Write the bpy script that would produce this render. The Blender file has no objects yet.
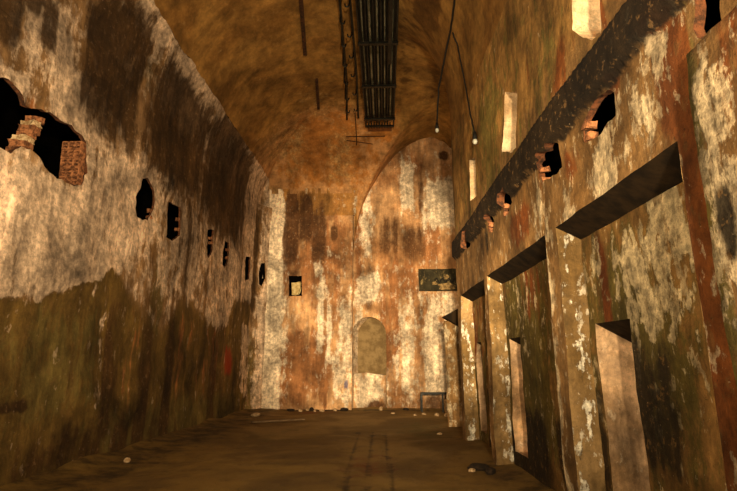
import bpy, bmesh, math, random
from mathutils import Vector, Matrix, noise as mn
from mathutils.geometry import delaunay_2d_cdt
C = bpy.context.scene.collection
CH = ('pale', 'dark', 'rust', 'green', 'red', 'blue', 'blend')
# outlines (metres, along the wall and up) and stains and tones: kind, centre, half sizes, strength
HOLES_LEFT = [[(5.3, 4.73), (5.42, 5.03), (5.56, 5.15), (5.73, 5.14), (5.9, 5.08), (5.98, 4.98), (6.08, 5.0), (6.22, 5.04), (6.46, 5.12), (6.7, 5.12), (6.98, 5.19), (7.23, 5.15), (7.36, 5.07), (7.44, 4.6), (7.36, 4.35), (7.18, 4.26), (6.89, 4.26), (6.61, 4.28), (6.4, 4.37), (6.2, 4.42), (6.03, 4.4), (5.85, 4.24), (5.7, 4.22), (5.49, 4.27), (5.33, 4.47)], [(9.22, 5.16), (9.39, 5.26), (9.57, 5.16), (9.75, 5.09), (9.8, 4.71), (9.63, 4.43), (9.39, 4.37), (9.15, 4.34), (9.09, 4.76)], [(10.43, 5.08), (10.82, 5.13), (11.04, 5.13), (11.11, 4.48), (10.76, 4.27), (10.47, 4.28), (10.41, 4.79)], [(12.85, 5.11), (13.26, 5.19), (13.28, 4.6), (12.98, 4.33), (12.81, 4.42), (12.8, 4.87)], [(14.29, 5.11), (14.66, 5.17), (14.71, 4.59), (14.48, 4.35), (14.24, 4.41), (14.2, 4.9)], [(16.51, 5.13), (17.03, 5.2), (17.02, 4.46), (16.61, 4.27), (16.43, 4.78)], [(17.77, 5.12), (18.28, 5.18), (18.32, 4.54), (17.89, 4.33), (17.67, 4.79)]]
HOLES_RIGHT = [[(2.8, 3.98), (2.58, 3.82), (2.67, 3.47), (2.75, 3.52), (2.84, 3.61), (2.86, 3.69)], [(4.31, 3.94), (4.09, 3.95), (3.96, 3.91), (3.89, 3.83), (3.93, 3.64), (4.08, 3.62), (4.41, 3.63), (4.54, 3.66), (4.48, 3.86)], [(5.55, 3.96), (5.19, 3.97), (5.06, 3.88), (5.08, 3.64), (5.31, 3.64), (5.59, 3.68), (5.76, 3.79), (5.72, 3.92)], [(7.21, 4.07), (6.89, 4.05), (6.85, 3.83), (7.05, 3.71), (7.32, 3.75), (7.32, 3.98)], [(8.18, 3.99), (7.96, 4.01), (7.91, 3.81), (8.03, 3.71), (8.27, 3.75), (8.28, 3.92)], [(10.16, 4.26), (9.75, 4.24), (9.83, 3.89), (10.34, 3.92)]]
SLITS_RIGHT = [[(6.96, 5.63), (6.33, 5.26), (6.5, 4.51), (6.69, 4.52), (7.17, 4.74)], [(9.45, 5.57), (8.93, 5.41), (9.09, 4.69), (9.63, 4.77)], [(4.33, 5.57), (3.8, 5.29), (3.99, 4.47), (4.14, 4.52), (4.29, 4.65), (4.49, 4.88)]]
ST_LEFT = [('pale', 6.69, 3.41, 1.59, 0.79, 1.0), ('pale', 8.52, 4.3, 1.1, 1.0, 0.8), ('pale', 6.23, 6.33, 0.56, 0.67, 0.7), ('pale', 6.96, 5.6, 0.45, 0.46, 0.9), ('pale', 5.41, 5.05, 0.56, 0.3, 0.6), ('pale', 8.72, 8.96, 0.71, 1.12, 0.8), ('pale', 10.68, 8.04, 1.18, 0.82, 0.8), ('pale', 14.79, 8.17, 2.93, 1.07, 0.75), ('pale', 16.64, 6.5, 1.6, 1.45, 0.6), ('pale', 9.33, 4.79, 0.67, 0.72, 0.8), ('pale', 11.46, 4.31, 1.25, 1.04, 0.6), ('pale', 8.22, 6.72, 0.47, 0.36, 0.3), ('pale', 15.55, 4.46, 3.05, 0.97, 0.6), ('pale', 17.59, 2.52, 1.51, 2.57, 0.75), ('pale', 8.45, 1.73, 0.11, 1.06, 0.75), ('pale', 14.34, 3.08, 1.27, 0.56, 0.6), ('dark', 7.88, 6.79, 0.76, 1.15, 1.0), ('dark', 5.51, 6.09, 0.19, 0.51, 0.9), ('dark', 6.18, 6.46, 0.17, 0.43, 0.7), ('dark', 10.71, 6.8, 1.41, 1.08, 0.95), ('dark', 14.12, 6.83, 1.73, 1.53, 0.9), ('dark', 5.89, 6.72, 0.18, 0.42, 0.6), ('dark', 6.6, 1.05, 0.27, 0.04, 1.4), ('dark', 8.98, -0.01, 3.29, 0.65, 0.45), ('dark', 8.84, 1.32, 0.28, 1.52, 0.5), ('dark', 10.12, 1.09, 0.27, 1.73, 0.6), ('dark', 11.21, 1.03, 0.22, 1.49, 0.6), ('dark', 13.95, 1.16, 0.5, 1.32, 0.5), ('dark', 7.65, 1.5, 0.18, 0.44, 0.3), ('dark', 9.38, 5.89, 0.4, 0.56, 0.5), ('dark', 11.87, 4.43, 0.51, 1.32, 0.5), ('rust', 9.73, 1.47, 0.58, 0.93, 0.2), ('rust', 11.89, 1.67, 0.43, 1.37, 0.42), ('rust', 14.0, 1.68, 0.67, 1.07, 0.45), ('rust', 6.33, 4.79, 0.38, 0.42, 0.6), ('rust', 5.41, 5.82, 0.58, 0.25, 0.4), ('rust', 7.79, 3.88, 0.79, 0.63, 0.3), ('green', 7.38, 1.64, 1.11, 0.84, 0.6), ('green', 10.34, 2.9, 0.33, 1.02, 0.6), ('green', 9.13, 7.62, 0.49, 0.71, 0.5), ('green', 12.78, 0.27, 4.07, 0.54, 0.7), ('green', 10.07, 5.92, 0.46, 0.86, 0.4)]
RED = [('red', 15.24, 1.66, 0.38, 0.44, 0.8)]
ST_RIGHT = [('pale', 4.25, 3.31, 0.2, 0.31, 0.9), ('pale', 5.06, 3.04, 0.19, 0.41, 0.5), ('pale', 3.31, 3.79, 0.15, 0.18, 0.6), ('pale', 5.87, 1.69, 0.17, 1.27, 1.0), ('pale', 9.04, 1.53, 0.12, 1.57, 0.6), ('pale', 3.89, 3.47, 0.3, 0.24, 0.5), ('pale', 5.92, 3.42, 0.25, 0.24, 0.5), ('pale', 3.43, 3.42, 0.12, 0.15, 0.6), ('rust', 3.17, 3.38, 0.18, 0.24, 0.7), ('rust', 4.27, 3.72, 0.09, 0.13, 0.6), ('rust', 6.63, 3.42, 0.42, 0.2, 0.6), ('rust', 4.25, 3.9, 0.72, 0.08, 0.3), ('rust', 4.53, 4.68, 0.84, 0.38, 0.35), ('rust', 4.88, 3.58, 0.23, 0.15, 0.5), ('dark', 3.62, 3.56, 0.2, 0.19, 0.3), ('dark', 8.49, 3.66, 0.86, 0.25, 0.5), ('dark', 4.47, 2.96, 0.75, 0.06, 0.35), ('green', 5.96, 1.25, 0.17, 1.05, 0.5), ('green', 3.08, 2.73, 0.05, 0.74, 0.4), ('green', 7.88, 5.42, 0.63, 1.16, 0.5), ('green', 5.02, 4.87, 0.39, 0.43, 0.4)]
RECESS_TONES = [('pale', 5.01, 1.48, 0.5, 0.41, 0.5), ('pale', 4.23, 2.28, 0.44, 0.41, 0.75), ('pale', 3.88, 2.66, 0.2, 0.27, 0.8), ('pale', 5.22, 2.5, 0.17, 0.25, 0.4), ('pale', 5.71, 2.46, 0.41, 0.17, 0.5), ('pale', 7.72, 2.38, 0.44, 0.3, 0.3), ('rust', 4.99, 1.92, 0.08, 0.94, 0.9), ('rust', 4.28, 2.24, 0.07, 0.37, 0.3), ('rust', 6.05, 1.14, 0.21, 0.83, 0.5), ('rust', 7.24, 2.62, 0.44, 0.42, 0.5), ('rust', 10.84, 2.28, 0.67, 0.62, 0.5), ('dark', 4.34, 1.23, 0.32, 0.55, 0.6), ('dark', 7.67, 0.4, 0.57, 0.41, 1.0), ('dark', 9.76, 0.32, 0.38, 0.62, 0.9), ('dark', 8.32, 0.1, 1.18, 0.36, 1.0), ('dark', 6.03, 0.56, 0.55, 0.32, 0.8), ('dark', 5.69, 0.76, 0.25, 0.46, 0.6), ('green', 4.54, 1.83, 0.65, 0.79, 0.6), ('green', 7.79, 1.64, 0.96, 1.01, 0.7), ('green', 11.05, 1.36, 0.69, 1.14, 0.6), ('green', 5.74, 1.79, 0.53, 0.92, 0.5)]  # low dark entries darken the bay panels towards the floor
ST_BACK = [('pale', 2.25, 7.49, 0.59, 0.75, 1.1), ('pale', 0.91, 8.34, 0.2, 0.83, 0.9), ('pale', -0.57, 4.31, 0.34, 0.45, 1.0), ('pale', 0.81, 2.09, 0.27, 1.76, 0.55), ('pale', 1.71, 1.91, 0.27, 1.58, 0.8), ('pale', 2.28, 1.55, 0.32, 1.21, 0.8), ('pale', -0.94, 1.92, 0.11, 1.58, 0.8), ('pale', 0.45, 1.72, 0.09, 1.05, 0.5), ('pale', 2.15, 3.67, 0.49, 0.55, 0.6), ('pale', -0.69, 7.78, 0.23, 2.03, 0.6), ('pale', -0.5, 0.71, 0.53, 0.51, 0.6), ('pale', 1.45, 2.48, 0.18, 2.48, 0.3), ('dark', 0.18, 6.33, 0.41, 0.79, 0.5), ('dark', 1.03, 5.92, 0.51, 0.79, 0.55), ('dark', 1.44, 8.03, 0.11, 0.91, 0.5), ('dark', 2.32, 9.52, 0.18, 0.17, 0.9), ('dark', 0.82, 4.86, 0.42, 0.19, 0.4), ('dark', 1.83, 0.21, 0.61, 0.29, 0.6), ('dark', -0.59, 3.64, 0.13, 0.22, 0.5), ('rust', 0.67, 4.61, 0.65, 0.75, 0.7), ('rust', 0.32, 1.55, 0.14, 1.22, 0.5), ('rust', -0.97, 5.8, 0.13, 1.94, 0.6), ('rust', 0.19, 2.62, 0.36, 1.61, 0.6), ('rust', 1.23, 9.15, 0.39, 0.62, 0.5), ('rust', 1.82, 5.99, 0.28, 0.72, 0.8)]
ST_HIP = [('pale', -4.1, 3.93, 0.35, 3.91, 1.2), ('pale', -2.3, 3.24, 0.09, 1.02, 1.0), ('pale', -1.99, 2.76, 0.07, 1.06, 0.8), ('pale', -1.41, 2.09, 0.25, 1.73, 0.6), ('pale', -1.66, 1.03, 0.26, 0.67, 0.5), ('pale', -2.34, 4.75, 0.35, 0.93, 0.3), ('pale', -3.56, 2.08, 0.12, 1.73, 0.4), ('dark', -3.46, 6.33, 0.24, 1.1, 0.9), ('dark', -2.93, 6.84, 0.23, 0.78, 0.9), ('dark', -2.42, 6.18, 0.26, 0.96, 0.7), ('dark', -2.47, 0.39, 1.08, 0.3, 0.4), ('dark', -1.87, 6.34, 0.15, 0.29, 0.7), ('rust', -3.12, 1.55, 0.47, 1.2, 0.9), ('rust', -2.16, 4.03, 0.91, 1.27, 0.4), ('rust', -2.27, 1.55, 0.34, 1.2, 0.8), ('rust', -2.19, 5.42, 0.92, 1.6, 0.6), ('rust', -3.42, 5.43, 0.32, 1.61, 0.6)]
ARCH = [(-1.14, -0.07), (-1.18, 5.76), (-1.07, 6.54), (-0.84, 7.41), (-0.53, 8.14), (-0.1, 8.88), (0.45, 9.58), (0.97, 10.0), (1.45, 10.25), (1.93, 10.33), (2.4, 10.11), (2.7, 9.81), (2.88, 9.42), (2.97, 8.84)]
ST_LEFT += RED
ST_HIP += [('blue', -1.36, .86, .10, .22, .75)]
LIGHTS = [  # unseen spots added from the viewer's side, plus one hidden fill
 ('s', (.6, -1.6, 2.4), (-2.6, 10, 5.4), 4600, 90, .9, (1, .78, .48)),
 ('s', (.2, -1.2, 2.4), (-.4, 18, 3.8), 14000, 33, .8, (1, .78, .48)),
 ('s', (-2.2, -.5, 2.0), (2.2, 8, 3.6), 1350, 80, .9, (1, .78, .48)),
 ('s', (-.5, 1.0, 1.6), (-1.2, 9, 10), 1150, 110, .9, (1, .78, .48)),
 ('p', (2.7, 14.9, 4.5), 110, (1, .77, .44)),  # unseen fill added behind the gallery end to brighten the far wall
]
ST_VAULT = [('rust', -.12, 16.4, .5, .5, .7), ('dark', .7, 12, .35, 4.5, .4), ('dark', .95, 9.2, .22, 1.0, 1.1), ('rust', -2.2, 17.0, 1.5, .9, .7), ('pale', -3.6, 16.6, .7, .9, .6), ('pale', -1.6, 17.3, .5, .7, .5), ('dark', 1.9, 14, .5, 2, .5), ('pale', -2.4, 15.5, .5, .8, .4)]
# ---------------------------------------------------------------- helpers
def noise(x, y, z=0.0): return mn.noise(Vector((x, y, z)))
def link(o): C.objects.link(o); return o
def mesh_obj(name, verts, faces, mats, parent=None, smooth=True, midx=None, attrs=None):
    me = bpy.data.meshes.new(name)
    me.from_pydata(verts, [], faces)
    for m in mats: me.materials.append(m)
    if midx:
        for p, i in zip(me.polygons, midx): p.material_index = i
    if smooth:
        for p in me.polygons: p.use_smooth = True
    for ch in CH:
        a = me.attributes.new(ch, 'FLOAT', 'POINT')
        if attrs and ch in attrs: a.data.foreach_set('value', attrs[ch])
    me.validate(); me.update()
    o = bpy.data.objects.new(name, me); link(o)
    if parent is not None: o.parent = parent
    return o
def tag(o, label, cat, group=None, kind=None):
    o['label'] = label; o['category'] = cat
    if group: o['group'] = group
    if kind: o['kind'] = kind
    return o
def structure(o, label=None, cat=None):
    o['kind'] = 'structure'
    if label: o['label'] = label
    if cat: o['category'] = cat
    return o
def empty(name, loc, label, cat, group=None):
    o = bpy.data.objects.new(name, None); link(o); o.location = loc; o.empty_display_size = .1
    return tag(o, label, cat, group)

def stain_values(stains, u, v):
    out = dict.fromkeys(CH, 0.0)
    for ch, cu, cv, ru, rv, s in stains:
        du = (u-cu)/(ru*1.12); dv = (v-cv)/(rv*1.12)
        d = du**4 + dv**4
        if d > 30: continue
        f = s/(1.0+d*1.0)
        if f > out[ch]: out[ch] = f
    return out

def in_poly(p, poly):
    x, y = p; c = False; n = len(poly)
    for i in range(n):
        x1, y1 = poly[i]; x2, y2 = poly[i-1]
        if (y1 > y) != (y2 > y) and x < (x2-x1)*(y-y1)/(y2-y1+1e-12)+x1: c = not c
    return c
def ragged(poly, step=.07, amp=.03, seed=0.0):
    out = []
    n = len(poly)
    for i in range(n):
        a = poly[i]; b = poly[(i+1) % n]
        L = math.hypot(b[0]-a[0], b[1]-a[1]); k = max(1, int(L/step))
        for j in range(k):
            t = j/k; x = a[0]+(b[0]-a[0])*t; y = a[1]+(b[1]-a[1])*t
            if amp:
                x += amp*noise(x*7, y*7, seed); y += amp*noise(x*7+9, y*7, seed+5)
            out.append((x, y))
    return out

class Surf:
    """collects vertices, faces, stain values for one wall mesh"""
    def __init__(s): s.v = []; s.f = []; s.m = []; s.a = {c: [] for c in CH}
    def vert(s, p, st=None):
        s.v.append(tuple(p))
        for c in CH: s.a[c].append(st[c] if st else 0.0)
        return len(s.v)-1
    def face(s, idx, m=0): s.f.append(tuple(idx)); s.m.append(m)
    def sheet(s, outer, holes, step, fn, stains, m=0, flip=False, rows=(), extra=None):
        pts = []; edges = []; rect = len(outer) == 4
        def loop(pl):
            k = len(pts); pts.extend(Vector(p) for p in pl)
            edges.extend((k+i, k+(i+1) % len(pl)) for i in range(len(pl)))
        loop(ragged(outer, .1, 0) if rect else outer)
        for h in holes: loop(h)
        us = [p[0] for p in outer]; vs = [p[1] for p in outer]
        u0, u1, v0, v1 = min(us), max(us), min(vs), max(vs)
        nu = int((u1-u0)/step[0]); nv = int((v1-v0)/step[1])
        lv = [v0+(v1-v0)*j/nv for j in range(1, nv) if not (rows and rows[0]-.03 < v0+(v1-v0)*j/nv < rows[-1]+.03)] + list(rows)
        hb = [(min(p[0] for p in h)-.02, max(p[0] for p in h)+.02, min(p[1] for p in h)-.02, max(p[1] for p in h)+.02, h) for h in holes]
        for j, v in enumerate(lv):
            for i in range(1, nu):
                u = u0+(u1-u0)*(i+(.5 if j % 2 else 0))/nu
                if not (u0+.02 < u < u1-.02): continue
                ok = True
                for a, b, c, d, h in hb:
                    if a < u < b and c < v < d:
                        if in_poly((u, v), h): ok = False; break
                if ok and len(outer) > 4 and not in_poly((u, v), outer): ok = False
                if ok: pts.append(Vector((u, v)))
        vv, ee, ff, _, _, _ = delaunay_2d_cdt(pts, edges, [], 0, 1e-5)
        idx = [s.vert(fn(p.x, p.y, 0.0), (extra or (lambda u, z, d: d))(p.x, p.y, stain_values(stains, p.x, p.y))) for p in vv]
        for f in ff:
            cx = sum(vv[i].x for i in f)/len(f); cy = sum(vv[i].y for i in f)/len(f)
            if not in_poly((cx, cy), outer): continue
            if any(in_poly((cx, cy), h) for h in holes): continue
            t = [idx[i] for i in f]
            s.face(t[::-1] if flip else t, m)
    def reveal(s, hole, fn, depths, mats, jit=0.0, grow=0.0, drop=0.0, cap=None, stains=None):
        cx = sum(p[0] for p in hole)/len(hole); cy = sum(p[1] for p in hole)/len(hole)
        prev = None; n = len(hole)
        for k, d in enumerate(depths):
            ring = []
            for i, (u, v) in enumerate(hole):
                j = jit*noise(u*6+k*3.1, v*6, k*2.0) if k else 0
                uu = cx+(u-cx)*(1+grow*k+j); vv_ = cy+(v-cy)*(1+grow*k+j)
                ring.append(s.vert(fn(uu, vv_-drop*(d if v > cy else 0), d), stain_values(stains, u, v) if stains else None))
            if prev:
                for i in range(n):
                    s.face((prev[i], prev[(i+1) % n], ring[(i+1) % n], ring[i]), mats[min(k-1, len(mats)-1)])
            prev = ring
        if cap is not None: s.face(prev, cap)
        return prev
    def build(s, name, mats, smooth=True, parent=None):
        return mesh_obj(name, s.v, s.f, mats, parent, smooth, s.m, s.a)

def boxmesh(bm, lo, hi, mat=None):
    r = bmesh.ops.create_cube(bm, size=1.0)
    for v in r['verts']:
        v.co = Vector([(lo[i]+hi[i])/2 + v.co[i]*(hi[i]-lo[i]) for i in range(3)])
        if mat: v.co = mat @ v.co
    return r['verts']
def tube_mesh(bm, pts, r, seg=8):
    prev = None; pts = [Vector(p) for p in pts]
    for i, p in enumerate(pts):
        d = (pts[min(i+1, len(pts)-1)]-pts[max(i-1, 0)]).normalized()
        a = d.cross(Vector((0, 0, 1)))
        if a.length < .05: a = d.cross(Vector((1, 0, 0)))
        a.normalize(); b = d.cross(a)
        rr = r[i] if isinstance(r, (list, tuple)) else r
        ring = [bm.verts.new(p+a*math.cos(2*math.pi*k/seg)*rr+b*math.sin(2*math.pi*k/seg)*rr) for k in range(seg)]
        if prev:
            for k in range(seg): bm.faces.new((prev[k], prev[(k+1) % seg], ring[(k+1) % seg], ring[k]))
        else: bm.faces.new(ring[::-1])
        prev = ring
    bm.faces.new(prev)
def bm_obj(name, bm, mat, parent=None, smooth=False, bevel=0):
    if bevel: bmesh.ops.bevel(bm, geom=bm.edges[:], offset=bevel, segments=2, affect='EDGES', profile=.6)
    bmesh.ops.recalc_face_normals(bm, faces=bm.faces[:])
    me = bpy.data.meshes.new(name); bm.to_mesh(me); bm.free()
    me.materials.append(mat)
    if smooth:
        for p in me.polygons: p.use_smooth = True
    o = bpy.data.objects.new(name, me); link(o)
    if parent is not None: o.parent = parent
    return o

# ---------------------------------------------------------------- materials
def lin(c):
    return tuple(((x/255)/12.92 if x/255 <= .04045 else ((x/255+.055)/1.055)**2.4) for x in c)+(1,)
class NT:
    def __init__(s, name):
        s.m = bpy.data.materials.new(name); s.m.use_nodes = True
        s.t = s.m.node_tree; s.bsdf = s.t.nodes['Principled BSDF']; s.n = s.t.nodes; s.l = s.t.links
        tc = s.n.new('ShaderNodeTexCoord'); s.P = tc.outputs['Object']
    def new(s, typ, **kw):
        n = s.n.new(typ)
        for k, v in kw.items(): setattr(n, k, v)
        return n
    def put(s, sock, v):
        if isinstance(v, bpy.types.NodeSocket): s.l.new(v, sock)
        else: sock.default_value = v
    def math(s, op, a, b=0.0, c=0.0, clamp=False):
        n = s.new('ShaderNodeMath', operation=op, use_clamp=clamp)
        for i, x in enumerate((a, b, c)): s.put(n.inputs[i], x)
        return n.outputs[0]
    def scale(s, v, off=(0, 0, 0)):
        n = s.new('ShaderNodeMapping'); s.l.new(s.P, n.inputs['Vector'])
        n.inputs['Scale'].default_value = v; n.inputs['Location'].default_value = off
        return n.outputs[0]
    def noise(s, sc, det=6, rough=.6, vec=(1, 1, 1), off=(0, 0, 0), dist=0.0):
        n = s.new('ShaderNodeTexNoise'); s.l.new(s.scale(vec, off), n.inputs['Vector'])
        n.inputs['Scale'].default_value = sc; n.inputs['Detail'].default_value = det
        n.inputs['Roughness'].default_value = rough; n.inputs['Distortion'].default_value = dist
        return n.outputs['Fac']
    def step(s, v, lo, hi, a=0.0, b=1.0):
        n = s.new('ShaderNodeMapRange', interpolation_type='SMOOTHSTEP')
        s.put(n.inputs['Value'], v)
        for k, x in (('From Min', lo), ('From Max', hi), ('To Min', a), ('To Max', b)): s.put(n.inputs[k], x)
        return n.outputs[0]
    def mix(s, f, a, b, mode='MIX'):
        n = s.new('ShaderNodeMix', data_type='RGBA', blend_type=mode)
        s.put(n.inputs[0], f); s.put(n.inputs[6], a); s.put(n.inputs[7], b)
        return n.outputs[2]
    def attr(s, name):
        n = s.new('ShaderNodeAttribute', attribute_name=name); return n.outputs['Fac']
    def finish(s, col, height=None, strength=.5, dist=.03, rough=.9, spec=.2):
        s.put(s.bsdf.inputs['Base Color'], col); s.put(s.bsdf.inputs['Roughness'], rough)
        s.bsdf.inputs['Specular IOR Level'].default_value = spec
        if height is not None:
            b = s.new('ShaderNodeBump'); b.inputs['Strength'].default_value = strength; b.inputs['Distance'].default_value = dist
            s.l.new(height, b.inputs['Height']); s.l.new(b.outputs[0], s.bsdf.inputs['Normal'])
        return s.m

def plaster(name, base, base2, pale, dark, rust, green, seed=0.0, bias=(0.08, 0.05, 0.05, 0.05), streak=.28,
            flake=1.0, edge=.07, speck=.5, rough=.9, bump=.8, vz=.3, flakes=1.0, grain=.8, base3=None, macro=.9, size=1.0):
    t = NT(name); o = (seed*3.7, seed*1.9, seed*5.3)
    big = t.noise(.9, 5, .6, off=o)
    med = t.noise(3.0*size, 8, .68, off=o)
    fine = t.noise(13*size, 8, .72, off=o)
    grit = t.noise(55*size, 4, .7, off=o)
    st = t.noise(3.2, 7, .62, vec=(1, 1, .10), off=o)        # long vertical runs
    st2 = t.noise(10, 6, .6, vec=(1, 1, .07), off=o)
    col = t.mix(t.step(big, .35, .65), lin(base), lin(base2))
    if base3: col = t.mix(t.step(t.math('ADD', t.attr('blend'), t.math('MULTIPLY', t.math('SUBTRACT', med, .5), .9)), .05, .95), col, lin(base3))
    # broad value variation of the render itself
    v = t.math('MULTIPLY_ADD', t.math('SUBTRACT', fine, .5), 1.6*grain, 1.0)
    v = t.math('MULTIPLY', v, t.math('MULTIPLY_ADD', t.math('SUBTRACT', med, .5), 2.3, 1.0))
    mac = t.noise(.75, 5, .62, vec=(1, 1, .7), off=(o[0]+2, 4, 9), dist=.8)
    v = t.math('MULTIPLY', v, t.math('MULTIPLY_ADD', t.math('SUBTRACT', mac, .5), macro*2.6, 1.0))
    v = t.math('MULTIPLY', v, t.math('MULTIPLY_ADD', t.math('SUBTRACT', grit, .5), .6*grain, 1.0))
    v = t.math('MULTIPLY', v, t.math('MULTIPLY_ADD', t.math('SUBTRACT', st, .5), streak*6, 1.0))
    v = t.math('MULTIPLY', v, t.math('MULTIPLY_ADD', t.math('SUBTRACT', st2, .5), streak*4, 1.0))
    def mask(ch, b, n1, n2, amp, lo=.5-edge, hi=.5+edge):
        m = t.math('ADD', t.attr(ch), b)
        m = t.math('ADD', m, t.math('MULTIPLY', t.math('SUBTRACT', n1, .5), amp))
        m = t.math('ADD', m, t.math('MULTIPLY', t.math('SUBTRACT', n2, .5), amp*.8))
        return t.step(m, lo, hi)
    st3 = t.noise(5, 7, .65, vec=(1, 1, vz), off=(o[0]+4, o[1], 3))
    med2 = t.noise(4.2*size, 9, .72, off=(7+o[0], 3, 1))
    mg = mask('green', bias[3], st3, med2, 1.5, .35, .65)
    mr = mask('rust', bias[2], st, st3, 1.5, .35, .65)
    md = mask('dark', bias[1], st, med, 1.15, .34, .66)
    mp = mask('pale', bias[0], st3, med2, 1.9*flake)
    col = t.mix(t.math('MULTIPLY', mg, .8), col, lin(green))
    col = t.mix(t.math('MULTIPLY', mr, .93), col, lin(rust))
    pl = t.mix(t.step(fine, .36, .64), tuple(x*.55 for x in lin(pale)[:3])+(1,), lin(pale))
    # small flakes: skins of limewash left between patches, and chips knocked out of them
    fk = t.noise(7.5*size, 9, .66, vec=(1, 1, .55), off=(o[0], 2, 6))
    f1 = t.step(t.math('ADD', fk, t.math('MULTIPLY', t.math('SUBTRACT', t.attr('pale'), .35), .14)), .57-.02*flake, .60-.02*flake)
    chip = t.step(t.noise(9*size, 9, .68, vec=(1, 1, .6), off=(3, o[1], 9)), .57, .62)
    col = t.mix(t.math('MULTIPLY', f1, .55*flakes), col, pl)
    col = t.mix(t.math('MULTIPLY', mp, .86), col, pl)
    col = t.mix(t.math('MULTIPLY', chip, .5*flakes), col, lin(base2))
    col = t.mix(t.math('MULTIPLY', md, .95), col, lin(dark))
    f3 = t.step(t.noise(13*size, 7, .66, off=(o[2], 6, 1)), .57, .63)
    col = t.mix(t.math('MULTIPLY', t.math('MULTIPLY', f3, md), .38*flakes), col, lin(base))
    # thin dark drips and small knocks
    dr = t.step(st2, .60, .72)
    col = t.mix(t.math('MULTIPLY', dr, .45 if streak else .1), col, lin(dark))
    sp = t.step(t.noise(24*size, 3, .6, off=(5, o[1], 2)), .66, .72)
    col = t.mix(t.math('MULTIPLY', sp, speck), col, lin(dark))
    sp2 = t.step(t.noise(30*size, 3, .6, off=(1, 8, o[2])), .69, .74)
    col = t.mix(t.math('MULTIPLY', sp2, speck*.8), col, lin(pale))
    vc = t.new('ShaderNodeCombineColor')
    for i in range(3): t.l.new(v, vc.inputs[i])
    col = t.mix(1.0, col, vc.outputs[0], 'MULTIPLY')
    rd = t.attr('red')
    rm = t.step(t.math('MULTIPLY', rd, t.math('MULTIPLY_ADD', st2, 1.2, .2)), .35, .6)
    col = t.mix(t.math('MULTIPLY', rm, .75), col, lin((160, 52, 28)))
    bl = t.attr('blue')
    bmk = t.step(t.math('MULTIPLY', bl, t.math('MULTIPLY_ADD', fine, 1.2, .2)), .4, .6)
    col = t.mix(t.math('MULTIPLY', bmk, .8), col, lin((45, 50, 110)))
    h = t.math('ADD', t.math('MULTIPLY', fine, .6), t.math('MULTIPLY', mp, .22))
    h = t.math('ADD', h, t.math('MULTIPLY', med, .9)); h = t.math('ADD', h, t.math('MULTIPLY', grit, .12))
    return t.finish(col, h, bump, .05, rough)
def simple(name, c1, c2, sc=6, rough=.8, metal=0.0, bump=.4, spec=.3, vec=(1, 1, 1)):
    t = NT(name)
    n = t.noise(sc, 7, .65, vec=vec); f = t.noise(sc*5, 5, .6)
    col = t.mix(t.step(n, .38, .62), lin(c1), lin(c2))
    t.bsdf.inputs['Metallic'].default_value = metal
    return t.finish(col, t.math('ADD', n, t.math('MULTIPLY', f, .4)), bump, .02, rough, spec)

M = {}
M['left'] = plaster('stained left wall plaster', (150, 116, 78), (112, 82, 48), (230, 200, 168), (58, 39, 17), (146, 92, 50), (98, 84, 42), 1.0, bias=(.10, .08, .02, .02), speck=.4, edge=.16, flakes=.5, grain=.5, size=.75, macro=1.4, base3=(98, 75, 34))
M['right'] = plaster('stained gallery concrete', (148, 112, 68), (110, 80, 44), (222, 198, 158), (24, 17, 8), (112, 60, 24), (100, 92, 44), 2.0, bias=(.02, .08, .10, .12), flake=1.15, edge=.1, macro=1.3, base3=(142, 106, 56))
M['column'] = plaster('peeling whitewashed jamb', (156, 126, 84), (112, 86, 48), (250, 238, 212), (40, 30, 16), (140, 78, 38), (104, 98, 50), 3.0, bias=(.26, .2, .06, .24), flake=1.3, edge=.05)
M['recess'] = plaster('damp recess render', (136, 100, 54), (108, 78, 38), (214, 190, 146), (34, 24, 12), (112, 56, 22), (86, 78, 34), 4.0, bias=(.04, .12, .06, .25), flake=1.3, edge=.06)
M['vault'] = plaster('brown vault render', (150, 110, 54), (120, 84, 38), (190, 150, 94), (84, 56, 22), (160, 102, 44), (118, 98, 42), 5.0, bias=(.0, .04, .10, .10), streak=.0, speck=.15, bump=.5, vz=1.0, edge=.3, flakes=.25, grain=.5, base3=(176, 128, 80))
M['back'] = plaster('ochre end wall plaster', (196, 152, 106), (150, 106, 66), (246, 224, 190), (78, 50, 27), (140, 92, 54), (146, 122, 76), 6.0, bias=(.10, .06, .06, .04), edge=.18, flakes=.55, streak=.26, grain=.55, size=.75, macro=1.2, base3=(164, 116, 60))
M['band'] = M['right']
M['niche'] = plaster('pale reveal plaster', (206, 170, 132), (156, 122, 84), (240, 214, 178), (110, 76, 46), (170, 108, 64), (150, 130, 84), 8.0, bias=(.06, 0.1, .08, .1), streak=.25, edge=.12, macro=1.8, size=1.3)
M['slit'] = plaster('slit reveal with painted light', (232, 204, 162), (196, 160, 116), (246, 228, 196), (150, 116, 78), (200, 150, 100), (190, 170, 130), 11.0, bias=(.1, 0, 0, 0), streak=.1, flakes=.5, size=1.4, macro=1.4)  # colour lightened so the slit reveals read as lit
M['brick'] = simple('broken orange brick', (118, 70, 40), (60, 38, 22), 14, .95, bump=1.0)
M['soot'] = simple('cavity with painted shade', (12, 9, 6), (8, 6, 4), 5, 1.0, spec=0)  # near-black colour paints the shade of the unlit passage and recesses
M['soffit'] = simple('dark soffit', (44, 32, 18), (26, 19, 11), 5, .95, spec=.1, vec=(1, 1, .4))  # near-black tone for bay soffits, niche tops and the far wedge

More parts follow.
